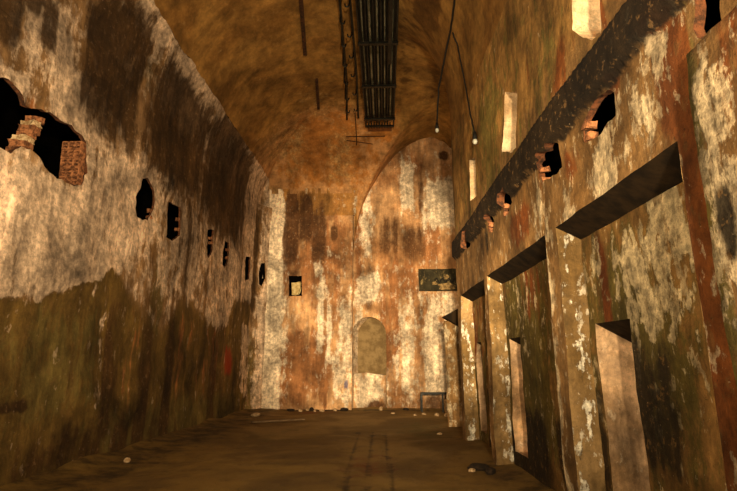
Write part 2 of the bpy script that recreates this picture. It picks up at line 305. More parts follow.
def floor_mat():
    t = NT('trodden earth floor')
    big = t.noise(.55, 6, .6, dist=.6); med = t.noise(2.6, 8, .7); fine = t.noise(18, 6, .7); grit = t.noise(70, 3, .6)
    col = t.mix(t.step(big, .38, .62), lin((132, 104, 50)), lin((104, 80, 38)))
    col = t.mix(t.math('MULTIPLY', t.step(med, .5, .7), .6), col, lin((78, 60, 30)))
    col = t.mix(t.math('MULTIPLY', t.step(t.math('ADD', t.attr('rust'), t.math('MULTIPLY', t.math('SUBTRACT', med, .5), 1.5)), .35, .75), .6), col, lin((122, 62, 28)))
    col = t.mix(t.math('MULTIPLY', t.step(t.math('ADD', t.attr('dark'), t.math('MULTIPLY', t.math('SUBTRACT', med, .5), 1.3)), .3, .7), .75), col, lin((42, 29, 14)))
    col = t.mix(t.math('MULTIPLY', t.step(t.math('ADD', t.attr('green'), t.math('MULTIPLY', t.math('SUBTRACT', med, .5), 1.3)), .3, .7), .5), col, lin((92, 86, 40)))
    col = t.mix(t.math('MULTIPLY', t.step(grit, .68, .74), .35), col, lin((150, 120, 80)))
    h = t.math('ADD', t.math('MULTIPLY', med, .8), t.math('MULTIPLY', fine, .3))
    return t.finish(col, h, .6, .05, t.step(big, .4, .6, .75, .95), .25)
M['floor'] = floor_mat()
M['steel'] = simple('dark oily steel', (42, 40, 34), (22, 22, 18), 8, .45, .6)
M['pipe'] = simple('galvanised pipe', (128, 130, 112), (66, 66, 50), 10, .38, .75, vec=(1, .3, 1))
M['rusty'] = simple('rusty iron', (76, 46, 24), (40, 26, 15), 12, .85, .2)
M['stone'] = simple('pale rubble', (214, 184, 140), (150, 116, 76), 20, .95, bump=.8)
M['darkstone'] = simple('dark rubble', (52, 38, 24), (30, 22, 14), 20, .95, bump=.8)
M['wood'] = simple('weathered timber', (128, 104, 72), (82, 62, 40), 9, .85, vec=(.3, 1, 1))
M['cable'] = simple('black cable sheath', (24, 20, 14), (14, 12, 8), 10, .7)
M['enamel'] = simple('white enamel fitting', (220, 220, 205), (170, 165, 145), 12, .3)
M['ceramic'] = simple('hollow brick clay', (176, 116, 74), (92, 56, 32), 16, .9, bump=.8)

# ---------------------------------------------------------------- the shell of the hall
XC, ZS, ZA, YE = -1.2, 6.9, 10.4, 11.4
def xl(y): return -4.9+.013*y
def xr(y):
    if y <= YE: return 2.1-.0384*y
    if y < 14.6: return 1.66+(2.97-1.66)*(y-YE)/3.2
    return 2.97
def arch_z(x):
    pts = ARCH[1:]
    if x <= pts[0][0]: return 0
    for (x0, z0), (x1, z1) in zip(pts, pts[1:]):
        if x0 <= x <= x1: return z0+(z1-z0)*(x-x0)/(x1-x0+1e-9)
    return pts[-1][1]
def smooth01(t): t = max(0, min(1, t)); return t*t*(3-2*t)
def vault_z(x, y):
    if x < XC: p = 2.0; t = (XC-x)/(XC-xl(y))
    else:
        p = 2.0+3.0*smooth01((y-10)/4.5); t = (x-XC)/(xr(y)-XC)
    t = min(1.0, max(0.0, t))
    return ZS+(ZA-ZS)*(1-t**p)**(1/p)
def ceil_z(x, y):
    z = vault_z(x, y)
    if y > 14.8:
        if y <= 18.001:
            h = 7.0+3.4*math.sqrt(max(0, 1-((y-14.8)/3.2)**2))
            z2 = min(z, h)
            if x > -1.12: z2 = max(z2, arch_z(x)+.0)
            return z2
        return arch_z(x)
    return z
def fade(y): return smooth01((18.0-y)/.4)
def bumpy(x, y, z, amp=.05):
    return amp*(mn.noise(Vector((x*.8, y*.8, z*.8)))+.5*mn.noise(Vector((x*2.3, y*2.3, z*2.3)))+.25*mn.noise(Vector((x*6, y*6, z*6))))

# left wall with its row of broken openings; the plaster runs on over the foot of the vault
S = Surf()
DAMP = [(5.26, 2.35), (6.1, 2.41), (6.64, 2.41), (7.22, 2.62), (7.79, 2.85), (8.51, 3.19), (9.41, 2.77), (10.58, 2.28), (11.74, 3.06), (12.72, 2.92), (13.67, 2.61), (14.5, 2.59), (15.65, 3.54), (16.74, 3.67)]
def damp_z(u):
    if u <= DAMP[0][0]: return DAMP[0][1]
    for (a, za), (b, zb) in zip(DAMP, DAMP[1:]):
        if u <= b: return za+(zb-za)*smooth01((u-a)/(b-a))
    return DAMP[-1][1]
def damp(u, z, st):
    zb = damp_z(u)+.06*noise(u*3, 2.0)+.03*noise(u*9, 5.0)
    wd = .12+.55*smooth01((u-8.6)/1.0)
    k = smooth01((zb-z)/wd+.5)*(1-.22*smooth01((u-8.6)/1.0))
    st['blend'] = k*1.2; st['pale'] = st['pale']*(1-k)-.12*k+(.25*math.exp(-((z-zb-.12)/.12)**2))+.55*k*(st['pale'] > .6 and u > 8 and z < 2.9)
    return st
def fl(u, z, d):
    return (xl(u)-d+bumpy(0, u, z, .06)*(1 if d < .3 else 0), u, z)
hl = [ragged(h, .08, .05, i) for i, h in enumerate(HOLES_LEFT[:-1])]
S.sheet([(-3, -.08), (18.05, -.08), (18.05, ZS), (-3, ZS)], hl, (.10, .09), fl, ST_LEFT, 0, extra=damp)
for i, h in enumerate(hl):
    S.reveal(h, fl, [0, .02, .05] if i else [0, .03, .07], [1], jit=.06, grow=.01)
NT_ = 10
rows = []
ys = [-3+21.0*i/190 for i in range(191)]
def smax_for(y, k):
    # sine of the angle from the crown at which the plaster edge lies
    e = .905+.012*noise(y*1.3, 3.0)+.006*noise(y*6, 7)
    return 1-(1-e)*k/NT_
for y in ys:
    r = []
    for k in range(NT_+1):
        s_ = smax_for(y, k)
        hw = XC-xl(y); x = XC-hw*s_
        z = ceil_z(x, y) if k else ZS
        b = bumpy(0, y, z, .06)
        r.append(S.vert((x+b+.015*k/NT_*2, y, z-.02*(k/NT_)), stain_values(ST_LEFT, y, z)))
    rows.append(r)
for a, b in zip(rows, rows[1:]):
    for k in range(NT_): S.face((a[k], b[k], b[k+1], a[k+1]), 0)
# the dark passage behind the openings
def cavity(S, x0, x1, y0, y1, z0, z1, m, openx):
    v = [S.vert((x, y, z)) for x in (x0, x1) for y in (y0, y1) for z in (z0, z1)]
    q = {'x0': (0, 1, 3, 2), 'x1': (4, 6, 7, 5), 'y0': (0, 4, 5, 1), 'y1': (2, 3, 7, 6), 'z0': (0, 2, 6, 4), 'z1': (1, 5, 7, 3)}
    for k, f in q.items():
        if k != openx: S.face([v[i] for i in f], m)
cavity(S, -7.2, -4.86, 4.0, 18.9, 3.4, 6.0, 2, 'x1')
structure(S.build('wall_left', [M['left'], M['brick'], M['soot']]), 'tall stained plaster wall on the left with a row of broken openings', 'wall')

# right wall: gallery of bays below, sooted string course, slits above
S = Surf()
def band_off(z, u):
    k = smooth01((z-3.93)/.05)*(1-smooth01((z-4.33)/.04))
    return .10*k
def sooty(u, z, st):
    k = smooth01((z-3.80)/.22)*(1-smooth01((z-4.345)/.03))
    st['dark'] = max(st['dark'], .86*k); st['pale'] *= 1-.6*k
    if z > 4.36: st['pale'] -= .35; st['blend'] = smooth01((z-4.3)/.8); st['green'] = max(st['green'], .25)
    return st
def fr(u, z, d):
    o = bumpy(5, u, z, .035)*(1 if d < .3 else .3)
    return (2.1-.0384*u+d-(band_off(z, u) if d < .01 else band_off(z, u)*.5 if d < .1 else 0)+o, u, z)
hr = [ragged(h, .05, .04, 20+i) for i, h in enumerate(HOLES_RIGHT)]
sl = [ragged(h, .08, .02, 40+i) for i, h in enumerate(SLITS_RIGHT)]
zt = 3.06
bays = [(3.19, 5.41), (5.73, 8.58), (8.87, 11.12)]
bh = [ragged([(a, 0.0), (b, 0.0), (b, zt), (a, zt)], .15, 0) for a, b in bays]
S.sheet([(-3, -.3), (YE, -.3), (YE, ZS), (-3, ZS)], hr+sl+bh, (.10, .10), fr, ST_RIGHT+[('rust', 3.06, 1.7, .13, 1.75, 1.05), ('rust', 3.15, 3.5, .16, .5, .8), ('green', 2.93, 2.6, .05, 1.0, .8)], 0, flip=True, rows=[3.75+.035*k for k in range(13)]+[4.2, 4.24, 4.28, 4.31, 4.33, 4.345, 4.36, 4.375, 4.42], extra=sooty)
for h in hr: S.reveal(h, fr, [0, .03, .07], [1], jit=.06, grow=.01)
for h in sl: S.reveal(h, fr, [0, .12, .3, .55], [8], jit=.02, grow=0, cap=8)
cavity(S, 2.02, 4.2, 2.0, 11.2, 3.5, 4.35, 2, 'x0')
RD = .27
def fr2(u, z, d): return (2.1-.0384*u+RD+d+bumpy(9, u, z, .04), u, z)
NDROP = .55
for (a, b), nc in zip(bays, [((4.61, 5.26), 1.99), ((7.84, 8.45), 1.99), ((10.45, 10.95), 2.02)]):
    (n0, n1), nz = nc
    nh = ragged([(n0, .25), (n1, .25), (n1, nz), (n0, nz)], .12, .012, a)
    S.sheet([(a-.02, -.1), (b+.02, -.1), (b+.02, zt-.13), (a-.02, zt-.13)], [nh], (.07, .09), fr2, RECESS_TONES, 5, flip=True)
    # tapering hood niche with a raking soffit
    n = 7; D_ = [0, .12, .26, .42]; prev = None
    cz = 1.0
    for k, d in enumerate(D_):
        ring = []
        for (u, z) in nh:
            zz = z-(NDROP*d if z > nz-.05 else 0)
            ring.append(S.vert(fr2(u, zz, d)))
        if prev:
            for i in range(len(nh)):
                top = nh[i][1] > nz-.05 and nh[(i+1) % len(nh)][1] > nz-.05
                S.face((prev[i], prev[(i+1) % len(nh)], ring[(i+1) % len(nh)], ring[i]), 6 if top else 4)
        prev = ring
    S.face(prev, 4)
    # raking lintel soffit
    nn = 24; P0 = []; P1 = []
    for i in range(nn+1):
        u = a+(b-a)*i/nn
        P0.append(S.vert(fr(u, zt, 0))); P1.append(S.vert(fr2(u, zt-.14, 0)))
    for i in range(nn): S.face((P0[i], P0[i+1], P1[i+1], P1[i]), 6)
    # jambs: the far one faces the light
    for u, mi in ((b, 7), (a, 7)):
        nn = 40; A = []; B_ = []; Cc = []
        for i in range(nn+1):
            z = -.1+(zt+.1)*i/nn
            jt = .012*noise(u*3, z*5, 1)
            A.append(S.vert(fr(u, max(z, 0.0) if i else 0.0, 0)))
            pm = fr(u, z, RD*.5); B_.append(S.vert((pm[0]+jt, u+jt, z-.07*i/nn)))
            pq = fr2(u, z-.14*(i/nn), 0); Cc.append(S.vert((pq[0]+.02, pq[1], pq[2])))
        for i in range(nn):
            S.face((A[i], A[i+1], B_[i+1], B_[i]), mi); S.face((B_[i], B_[i+1], Cc[i+1], Cc[i]), mi)
# return of the gallery end and the splayed wall beyond it
YS = [YE, YE+.15, 12.2, 13.2, 14.6, 16, 17.3, 18.5]
prev = None
for y in YS:
    col = [S.vert((xr(y), y, -.3+(7.2 if y < 11.5 else 9.6)*k/14)) for k in range(15)]
    if prev:
        for k in range(14): S.face((prev[k], col[k], col[k+1], prev[k+1]), 0)
    prev = col
structure(S.build('wall_right', [M['right'], M['brick'], M['soot'], M['band'], M['niche'], M['recess'], M['soffit'], M['column'], M['slit']]),
          'right gallery wall with tall framed bays, sooted string course and slits', 'wall')

# ceiling: brown vault running down into a rounded end
S = Surf()
rows = []
ys = [-3+17.0*i/120 for i in range(120)]+[14+4.0*i/80 for i in range(81)]+[18.002, 18.1, 18.25, 18.5]
NX = 130
for y in ys:
    r = []
    for k in range(NX+1):
        t = k/NX
        if t < .5:
            w = 1-t*2; ang = math.asin(.905+.012*noise(y*1.3, 3.0)+.006*noise(y*6, 7))
            x = XC-(XC-xl(y))*math.sin(ang*w)
        else:
            w = (t-.5)*2; x = XC+(xr(y)-XC)*math.sin(math.pi/2*w)
        if y > 18.001 and x < -1.16: x = -1.16
        z = ceil_z(x, y)
        if y > 18.001 and x < -1.13: z = 5.7
        b = bumpy(x, y, z, .04)
        if k == NX and y <= YE: x = fr(y, ZS, 0)[0]; z = ZS-.02; b = 0
        st = stain_values(ST_VAULT, x, y) if y <= 18.001 else None
        if st and y > 15.2 and x < -1.1:
            w_ = smooth01((8.6-z)/1.2)*smooth01((y-15.2)/1.0); sh = stain_values(ST_HIP, x, min(z, 7.3))
            for c in CH: st[c] = max(st[c]*(1-w_), sh[c]*w_)
        r.append(S.vert((x, y, z+b*(fade(y) if x < -1.1 else 1)), st))
    rows.append(r)
for a, b in zip(rows, rows[1:]):
    for k in range(NX):
        if S.v[b[k]][1] > 18.001 and S.v[a[k]][0] < -1.17: continue
        S.face((a[k], a[k+1], b[k+1], b[k]), 0)
for i, (x, y, z) in enumerate(S.v):
    S.a['blend'][i] = smooth01((y-14.6)/2.6)*smooth01((1.2-x)/1.5)
for f_i, f in enumerate(S.f):
    x, y, z = [sum(S.v[i][k] for i in f)/len(f) for k in range(3)]
    if y > 15 and x < -1.0 and z < 7.9+.5*noise(x*1.7, 2)+.25*noise(x*6, 4): S.m[f_i] = 1
structure(S.build('ceiling', [M['vault'], M['back']]), 'long brown barrel vault coming down in a curve at the far end', 'ceiling')

# far end: left part (with a pale strip in the corner) and the flat arched part set back
S = Surf()
def fh(u, z, d): return (u, 18.0+d+bumpy(u, 7, z, .05)*(1 if d < .01 else .3)*(1-smooth01((z-6.5)/.5))-(.09*(1-smooth01((z-6.6)/.4)) if u < -3.66 and d < .01 else 0)*smooth01((-3.62-u)/.05), z)
bx = ragged([(-3.47, 3.97), (-2.99, 3.97), (-3.02, 4.70), (-3.49, 4.71)], .1, .012)
S.sheet([(-4.8, -.08), (-1.16, -.08), (-1.16, 7.02), (-4.8, 7.02)], [bx], (.06, .09), fh, ST_HIP, 0, rows=[])
S.reveal(bx, fh, [0, .1, .22], [1], cap=1)
v = [S.vert((-1.16, y, -.1+7.4*k/30), stain_values([('pale', 0, 3, 2, 4, .6)], 0, -.1+7.4*k/30)) for y in (17.98, 18.25, 18.45) for k in range(31)]
for j in range(2):
    for k in range(30): S.face((v[j*31+k], v[(j+1)*31+k], v[(j+1)*31+k+1], v[j*31+k+1]), 0)
# grey splay between the side wall and the pale strip
def fs(u, z, d):
    x = -4.70+.48*u/.824; y = 17.3+.67*u/.824
    return (x-.813*d, y+.582*d, z)
hs = ragged([(.36, 4.35), (.33, 4.8), (.42, 5.12), (.60, 5.16), (.64, 4.6), (.5, 4.3)], .08, .02)
S.sheet([(0, -.1), (.824, -.1), (.824, 7.3), (0, 7.3)], [hs], (.08, .12), fs, [('pale', .6, 3.5, .3, 4, .55), ('dark', .1, 5, .15, 2, .6), ('green', .2, 1, .3, 1.5, .6)], 3)
S.reveal(hs, fs, [0, .03, .14], [1], cap=1)
for i, (x, y, z) in enumerate(S.v): S.a['blend'][i] = smooth01((z-6.2)/1.6)*.0
structure(S.build('wall_far', [M['back'], M['soot'], M['column'], M['left'], M['brick']]), 'ochre and brown streaked end wall left of the tall blind arch', 'wall')

S = Surf()
def fb(u, z, d): return (u, 18.4+d+bumpy(u, 11, z, .05)*(1 if d < .01 else .2), z)
cx_, rad = -.57, .62
arc = [(cx_+rad*math.cos(math.pi*k/16), 2.62+rad*math.sin(math.pi*k/16)) for k in range(17)]
nich = ragged([(cx_-rad, .02), (cx_+rad, .02)]+arc, .12, .012)
S.sheet([(-1.3, -.08), (3.1, -.08), (3.1, 10.7), (-1.3, 10.7)], [nich], (.08, .09), fb, ST_BACK, 0)
prev = None
for k, d in enumerate([0, .16, .33]):
    ring = [S.vert(fb(u+(.11*k*min(1, (cx_+.05-u)/.3) if u < cx_+.05 else 0), z, d), stain_values([('pale', -1, 2, .6, 3, .5)], u, z)) for u, z in nich]
    if prev:
        for i in range(len(nich)): S.face((prev[i], prev[(i+1) % len(nich)], ring[(i+1) % len(nich)], ring[i]), 1)
    prev = ring
def fn_(u, z, d): return (u, 18.72+bumpy(u, 13, z, .04), z)
S.sheet([(cx_-rad-.1, -.05), (cx_+rad+.1, -.05), (cx_+rad+.1, 3.4), (cx_-rad-.1, 3.4)], [], (.07, .07), fn_, [], 2)
structure(S.build('wall_back', [M['back'], M['niche'], simple('grey olive infill', (146, 122, 82), (112, 90, 56), 3.5, .95)]), 'flat peeling end wall under the tall blind arch', 'wall')
# low blocking wall at the foot of the niche
S = Surf()
def fk(u, z, d): return (u, 18.50+bumpy(u, 17, z, .04), z)
S.sheet([(cx_-rad+.02, -.05), (cx_+rad-.02, -.05), (cx_+rad-.02, 1.2), (.1, 1.16), (-.3, 1.21), (-.7, 1.27), (-1.0, 1.23), (cx_-rad+.02, 1.26)], [], (.07, .07), fk, [('pale', -.6, .7, .5, .6, .7), ('dark', -.3, .1, .5, .2, .6)], 0)
topv = [(cx_-rad+.02, 1.26), (-1.0, 1.23), (-.7, 1.27), (-.3, 1.21), (.03, 1.2)]
a = [S.vert((u, 18.50, z), {**dict.fromkeys(CH, 0.), 'pale': 1.}) for u, z in topv]; b = [S.vert((u, 18.8, z), {**dict.fromkeys(CH, 0.), 'pale': 1.}) for u, z in topv]
for i in range(4): S.face((a[i], a[i+1], b[i+1], b[i]), 0)
structure(S.build('trim_1', [M['back']]), 'low pale blocking wall filling the foot of the arched niche', 'wall')

# rear wall behind the camera and floor
S = Surf()
for (x, z) in ((-5.1, -.1), (2.4, -.1), (2.4, 10.8), (-5.1, 10.8)): S.vert((x, -3.0, z))
S.face((0, 1, 2, 3)); structure(S.build('wall_rear', [M['right']]), 'plain wall closing the hall behind the viewer', 'wall')

S = Surf(); NXf, NYf = 110, 230; g = []
def seg_d(px, py, a, b):
    ax, ay = a; bx_, by = b; t = ((px-ax)*(bx_-ax)+(py-ay)*(by-ay))/((bx_-ax)**2+(by-ay)**2); t = max(0, min(1, t))
    return math.hypot(px-ax-t*(bx_-ax), py-ay-t*(by-ay))
tracks = [((-.65, 12.8), (-.54, 6.5)), ((-.32, 12.8), (-.24, 6.5)), ((-.02, 12.6), (.10, 6.5))]
for j in range(NYf+1):
    y = -3+22.2*j/NYf; r = []
    for i in range(NXf+1):
        x = -5.3+8.6*i/NXf
        z = .02*mn.noise(Vector((x*.7, y*.7, 0)))+.012*mn.noise(Vector((x*3, y*3, 4)))
        dl = x-xl(y); z += .16*math.exp(-max(dl, 0)/.35)*(.7+.6*noise(y*.9, 2))
        dr_ = min((xr(y)+.27)-x, 9) if y < YE else 9
        z += .05*math.exp(-max(dr_, 0)/.3)
        db = 18.3-y; z += .10*math.exp(-max(db, 0)/.5)*(.6+.8*noise(x*1.1, 8))
        st = dict.fromkeys(CH, 0.0)
        for a, b in tracks:
            dd = seg_d(x, y, a, b)
            if dd < .3: st['dark'] = max(st['dark'], .62*math.exp(-(dd/.07)**2)); z -= .02*math.exp(-(dd/.08)**2)
        st['rust'] = .55*math.exp(-((x+.3)/.7)**2-((y-8.8)/1.8)**2)+.6*math.exp(-((x+2.4)/1.2)**2-((y-17.2)/.6)**2)
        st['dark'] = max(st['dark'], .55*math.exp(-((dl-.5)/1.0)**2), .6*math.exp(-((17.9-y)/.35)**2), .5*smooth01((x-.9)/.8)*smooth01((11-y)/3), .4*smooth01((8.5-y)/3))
        st['green'] = .6*math.exp(-((x-.9)/.9)**2-((y-13)/3.0)**2)+.4*math.exp(-((x+2.5)/1.4)**2-((y-12)/3)**2)
        r.append(S.vert((x, y, z), st))
    g.append(r)
for a, b in zip(g, g[1:]):
    for k in range(NXf): S.face((a[k], a[k+1], b[k+1], b[k]))
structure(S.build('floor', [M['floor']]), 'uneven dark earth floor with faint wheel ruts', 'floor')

# near pier standing proud of the gallery wall
S = Surf()
def pier(name, x0, x1, y0, y1, zb, zt_, mat, stains, cut=.0, seed=0.0):
    S = Surf()
    prof = [(x0, y0), (x0+.01, y1-.03), (x0+.04, y1), (x1, y1)]
    nz = 46; path = []
    for (a, b) in zip(prof, prof[1:]):
        L = math.hypot(b[0]-a[0], b[1]-a[1]); k = max(1, int(L/.08))
        for i in range(k): path.append((a[0]+(b[0]-a[0])*i/k, a[1]+(b[1]-a[1])*i/k))
    path.append(prof[-1]); cols = []
    for (x, y) in path:
        c = []
        for k in range(nz+1):
            z = zb+(zt_-zb)*k/nz; lean = cut*smooth01((z-(zt_-.35))/.35)
            n_ = .03*noise(y*3+x*3, z*2.5, seed)+.015*noise(y*9, z*9, seed)
            c.append(S.vert((x+lean+n_, y+n_*.5, z), stain_values(stains, y, z)))
        cols.append(c)
    for a, b in zip(cols, cols[1:]):
        for k in range(nz): S.face((a[k], b[k], b[k+1], a[k+1]))
    c = S.vert((x1, (y0+y1)/2, zt_+.03))
    for a, b in zip(cols, cols[1:]): S.face((a[-1], b[-1], c))
    return S.build(name, [mat])
structure(pier('trim_2', 1.88, 2.12, .8, 2.90, -.05, 3.50, M['right'],
    [('green', 2.85, 2.0, .06, 2.2, .8), ('pale', 2.7, 2.6, .2, .7, .6), ('dark', 2.7, 2.35, .08, .2, .8), ('rust', 2.5, 3.2, .12, .5, .6), ('rust', 2.55, 1.2, .15, 1.2, .5)], .03, 2),
    'thick peeling pier standing proud at the near right edge', 'pier')
# short free-standing jamb in the far recess
structure(pier('trim_3', 1.60, 2.62, 13.62, 13.66, -.05, 2.70, M['right'], [('pale', 13.6, 1.4, .5, 1.5, .35)], 0, 4), 'pale narrow jamb beyond the last bay of the gallery', 'pier')
bm = bmesh.new()
sec = [(1.55, 2.80), (2.02, 3.05), (2.62, 3.10), (2.62, 2.48), (2.02, 2.52)]
vs = [bm.verts.new((x, y, z)) for y in (13.40, 13.74) for x, z in sec]
bm.faces.new(vs[:5]); bm.faces.new(vs[5:][::-1])
for k in range(5): bm.faces.new((vs[k], vs[(k+1) % 5], vs[5+(k+1) % 5], vs[5+k]))
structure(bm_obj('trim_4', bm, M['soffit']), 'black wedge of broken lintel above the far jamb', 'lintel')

# ---------------------------------------------------------------- things
def box_obj(name, lo, hi, mat, parent=None, bevel=0, rot=None):
    bm = bmesh.new(); boxmesh(bm, lo, hi)
    if rot is not None: bmesh.ops.transform(bm, matrix=rot, verts=bm.verts[:])
    return bm_obj(name, bm, mat, parent, bevel=bevel)

# pipe run hung under the crown of the vault
PZ = 9.72
rack = empty('overhead_pipe_rack', (-.14, 11, PZ), 'dark steel rack of parallel pipes hung lengthwise under the vault', 'pipe rack')
def rel(o, base): o.location = (-base[0], -base[1], -base[2]); return o
rb = (-.14, 11, PZ)
for i in range(9):
    x = -.50+i*.092; bm = bmesh.new()
    y1 = 15.9-.12*(i % 3)
    tube_mesh(bm, [(x+.012*noise(i, y*.6), y, PZ-.02+.015*noise(i*3, y*.5)) for y in [4+(y1-4)*k/24 for k in range(25)]], .024+.008*((i*7) % 3), 8)
    rel(bm_obj('pipe', bm, M['pipe'] if i % 2 == 0 else M['steel'], rack, smooth=True), rb)
for x, n in ((-.60, 'side_rail'), (.36, 'side_rail')):
    rel(box_obj(n, (x-.02, 4, PZ-.08), (x+.02, 16.1, PZ+.14), M['steel'], rack), rb)
rel(box_obj('backing_plate', (-.58, 4, PZ+.1), (.34, 15.8, PZ+.13), M['steel'], rack), rb)
for k in range(6):
    y = 5.2+k*2.05
    b_ = rel(box_obj('cross_bracket', (-.64, y-.05, PZ-.14), (.40, y+.05, PZ-.08), M['steel'], rack), rb)
    for x in (-.62, .38):
        bm = bmesh.new(); tube_mesh(bm, [(x, y, PZ-.1), (x, y, ceil_z(x, y)+.02)], .014, 6); bm_obj('hanger_rod', bm, M['rusty'], b_)
bm = bmesh.new()
boxmesh(bm, (-.62, 16.0, PZ-.1), (.38, 16.08, PZ-.05))
for i in range(9): boxmesh(bm, (-.52+i*.092, 15.94, PZ-.13), (-.48+i*.092, 16.1, PZ+.02))
rel(bm_obj('end_comb', bm, M['steel'], rack), rb)
rel(box_obj('cable_trunking', (.14, 4, PZ-.17), (.24, 12.2, PZ-.10), M['steel'], rack, bevel=.01), rb)
rel(box_obj('rusty_end_plate', (-.56, 16.12, PZ-.0), (.30, 16.6, PZ+.02), simple('rust brown plate', (128, 80, 38), (96, 58, 26), 8), rack, rot=Matrix.Translation((0, 0, 0))), rb)

# hooked rails beside the rack
def hook_rail(pts, hooks, side, label):
    t = empty('hook_rail', pts[0], label, 'rail', 'hooked rails under the vault'); b = pts[0]
    bm = bmesh.new()
    for p, q in zip(pts, pts[1:]):
        d = Vector(q)-Vector(p); m = Matrix.Translation(p) @ d.to_track_quat('Y', 'Z').to_matrix().to_4x4()
        boxmesh(bm, (-.03, 0, -.02), (.03, d.length, .03), m)
    rail = rel(bm_obj('rail', bm, M['steel'], t), b)
    for y in hooks:
        f = (y-pts[0][1])/(pts[-1][1]-pts[0][1]); x = pts[0][0]+(pts[-1][0]-pts[0][0])*f; z = pts[0][2]+(pts[-1][2]-pts[0][2])*f
        bm = bmesh.new(); tube_mesh(bm, [(x, y, ceil_z(x, y)+.03), (x, y, z-.07), (x+side*.05, y, z-.13), (x+side*.12, y, z-.12), (x+side*.14, y, z-.05)], .022, 6)
        bm_obj('hook', bm, M['steel'], rail, smooth=True)
    return t
hook_rail([(-.98, 9.0, 9.95), (-1.10, 13.6, 9.95), (-1.26, 15.9, 9.85)], [9.9, 10.8, 11.7, 12.6, 13.5, 14.4, 15.2], .8, 'thin hooked iron rail under the vault, farther of two from the pipes')
hook_rail([(-.76, 9.0, 9.95), (-.78, 13.2, 9.95), (-.86, 15.8, 9.85)], [10.2, 11.3, 12.2, 13.1, 14.1, 15.1], -.8, 'thin hooked iron rail tight against the left of the pipes')
def strip(name, a, b, w, label, mat='rusty', drop=.06):
    a = Vector(a); b = Vector(b); d = b-a
    m = Matrix.Translation(a) @ d.to_track_quat('Y', 'Z').to_matrix().to_4x4()
    bm = bmesh.new(); boxmesh(bm, (-w, 0, -.03), (w, d.length, .03), m)
    for f in (.08, .92): boxmesh(bm, (-w*.6, d.length*f-.03, 0), (w*.6, d.length*f+.03, .16), m)
    o = bm_obj(name, bm, M[mat]); tag(o, label, 'rail'); return o
def on_c(x, y, off=.10): return (x, y, ceil_z(x, y)-off)
strip('iron_strip', on_c(-1.92, 9.9, .15), on_c(-2.20, 12.5, .15), .05, 'long straight iron strip on the vault left of the hooked rails')
strip('iron_strip', on_c(-2.06, 13.9, .14), on_c(-2.22, 15.6, .14), .045, 'short iron strip on the vault nearer the far end')
def rod(name, pts, r, label, cat, mat='rusty'):
    bm = bmesh.new(); tube_mesh(bm, pts, r, 7); return tag(bm_obj(name, bm, M[mat], smooth=True), label, cat)
def cz(x, y, off=.09): return (x, y, ceil_z(x, y)-off)
rod('iron_rod', [cz(-1.36+1.42*k/8, 16.75) for k in range(9)], .018, 'thin iron rod lying across the vault just beyond the pipes', 'rod')
rod('iron_rod', [cz(-.98, 15.9+1.1*k/8) for k in range(9)], .018, 'thin iron rod running lengthwise beyond the hooked rails', 'rod')
rod('iron_rod', [cz(-1.34+.95*k/8, 16.82+.12*k/8, .14) for k in range(9)], .014, 'thin slanting iron rod behind the one lying across', 'rod')

# two bulbs hanging on black cables
def hanging(label, path, r, bulb_r):
    base = path[-1]
    t = empty('hanging_bulb', base, label, 'light fitting'); 
    bm = bmesh.new(); P = []
    for p, q in zip(path, path[1:]):
        for k in range(6): P.append(tuple(p[i]+(q[i]-p[i])*k/6+(.012*noise(p[2]*2+k, i*5)) for i in range(3)))
    P.append(path[-1]); tube_mesh(bm, P, r, 7); rel(bm_obj('cable', bm, M['cable'], t, smooth=True), base)
    bm = bmesh.new(); x, y, z = base; tube_mesh(bm, [(x, y, z+.02), (x, y, z-.10), (x, y, z-.12)], [.03, .045, .03], 10)
    lh = rel(bm_obj('lamp_holder', bm, M['cable'], t, smooth=True), base)
    bm = bmesh.new(); bmesh.ops.create_uvsphere(bm, u_segments=14, v_segments=10, radius=bulb_r, matrix=Matrix.Translation((x, y, z-.17)) @ Matrix.Scale(1.2, 4, (0, 0, 1)))
    bm_obj('bulb', bm, M['enamel'], lh, smooth=True)
    return t
zc = ceil_z(1.43, 8.6)
hanging('unlit bulb on a long black cable in front of the blind arch', [(1.40, 8.0, ceil_z(1.40, 8.0)), (1.42, 8.9, ceil_z(1.42, 8.9)-.1), (1.42, 9.2, ceil_z(1.42, 9.2)-.12), (1.28, 10.4, 7.75), (1.28, 11.0, 7.16)], .02, .045)
hanging('unlit bulb on a shorter cable against the right wall above the far slit', [(1.46, 9.22, ceil_z(1.46, 9.22)-.07), (1.56, 9.25, ceil_z(1.56, 9.25)-.08), (1.66, 9.1, 7.0), (1.66, 8.75, 6.2), (1.67, 8.5, 5.70)], .016, .045)

# hollow bricks exposed in the big left opening
t = empty('hollow_brick_stack', (-4.95, 7.25, 4.3), 'stack of orange hollow bricks filling the right end of the big left opening', 'bricks')
base = (-4.95, 7.25, 4.3)
for k in range(5):
    z0 = 4.34+k*.145; bm = bmesh.new()
    y1 = 7.40-.01*k; x0, x1 = -5.14, -4.82
    # clay block with six square cells seen end-on (the cells open towards the room's near end)
    cells = [(x0+.02+c*.10, z0+.015+r_*.065) for c in range(3) for r_ in range(2)]
    xs = sorted({x0, x1} | {c for c_ in cells for c in (c_[0], c_[0]+.075)}); zs = sorted({z0, z0+.14} | {c for c_ in cells for c in (c_[1], c_[1]+.045)})
    for a, b in zip(xs, xs[1:]):
        for c, d in zip(zs, zs[1:]):
            mx, mz = (a+b)/2, (c+d)/2
            hole = any(cx < mx < cx+.075 and cz_ < mz < cz_+.045 for cx, cz_ in cells)
            yy = y1-.10 if not hole else y1-.01
            boxmesh(bm, (a, yy, c), (b, y1+.03, d))
    bmesh.ops.remove_doubles(bm, verts=bm.verts[:], dist=.0005)
    rel(bm_obj('hollow_brick', bm, M['ceramic'], t), base)
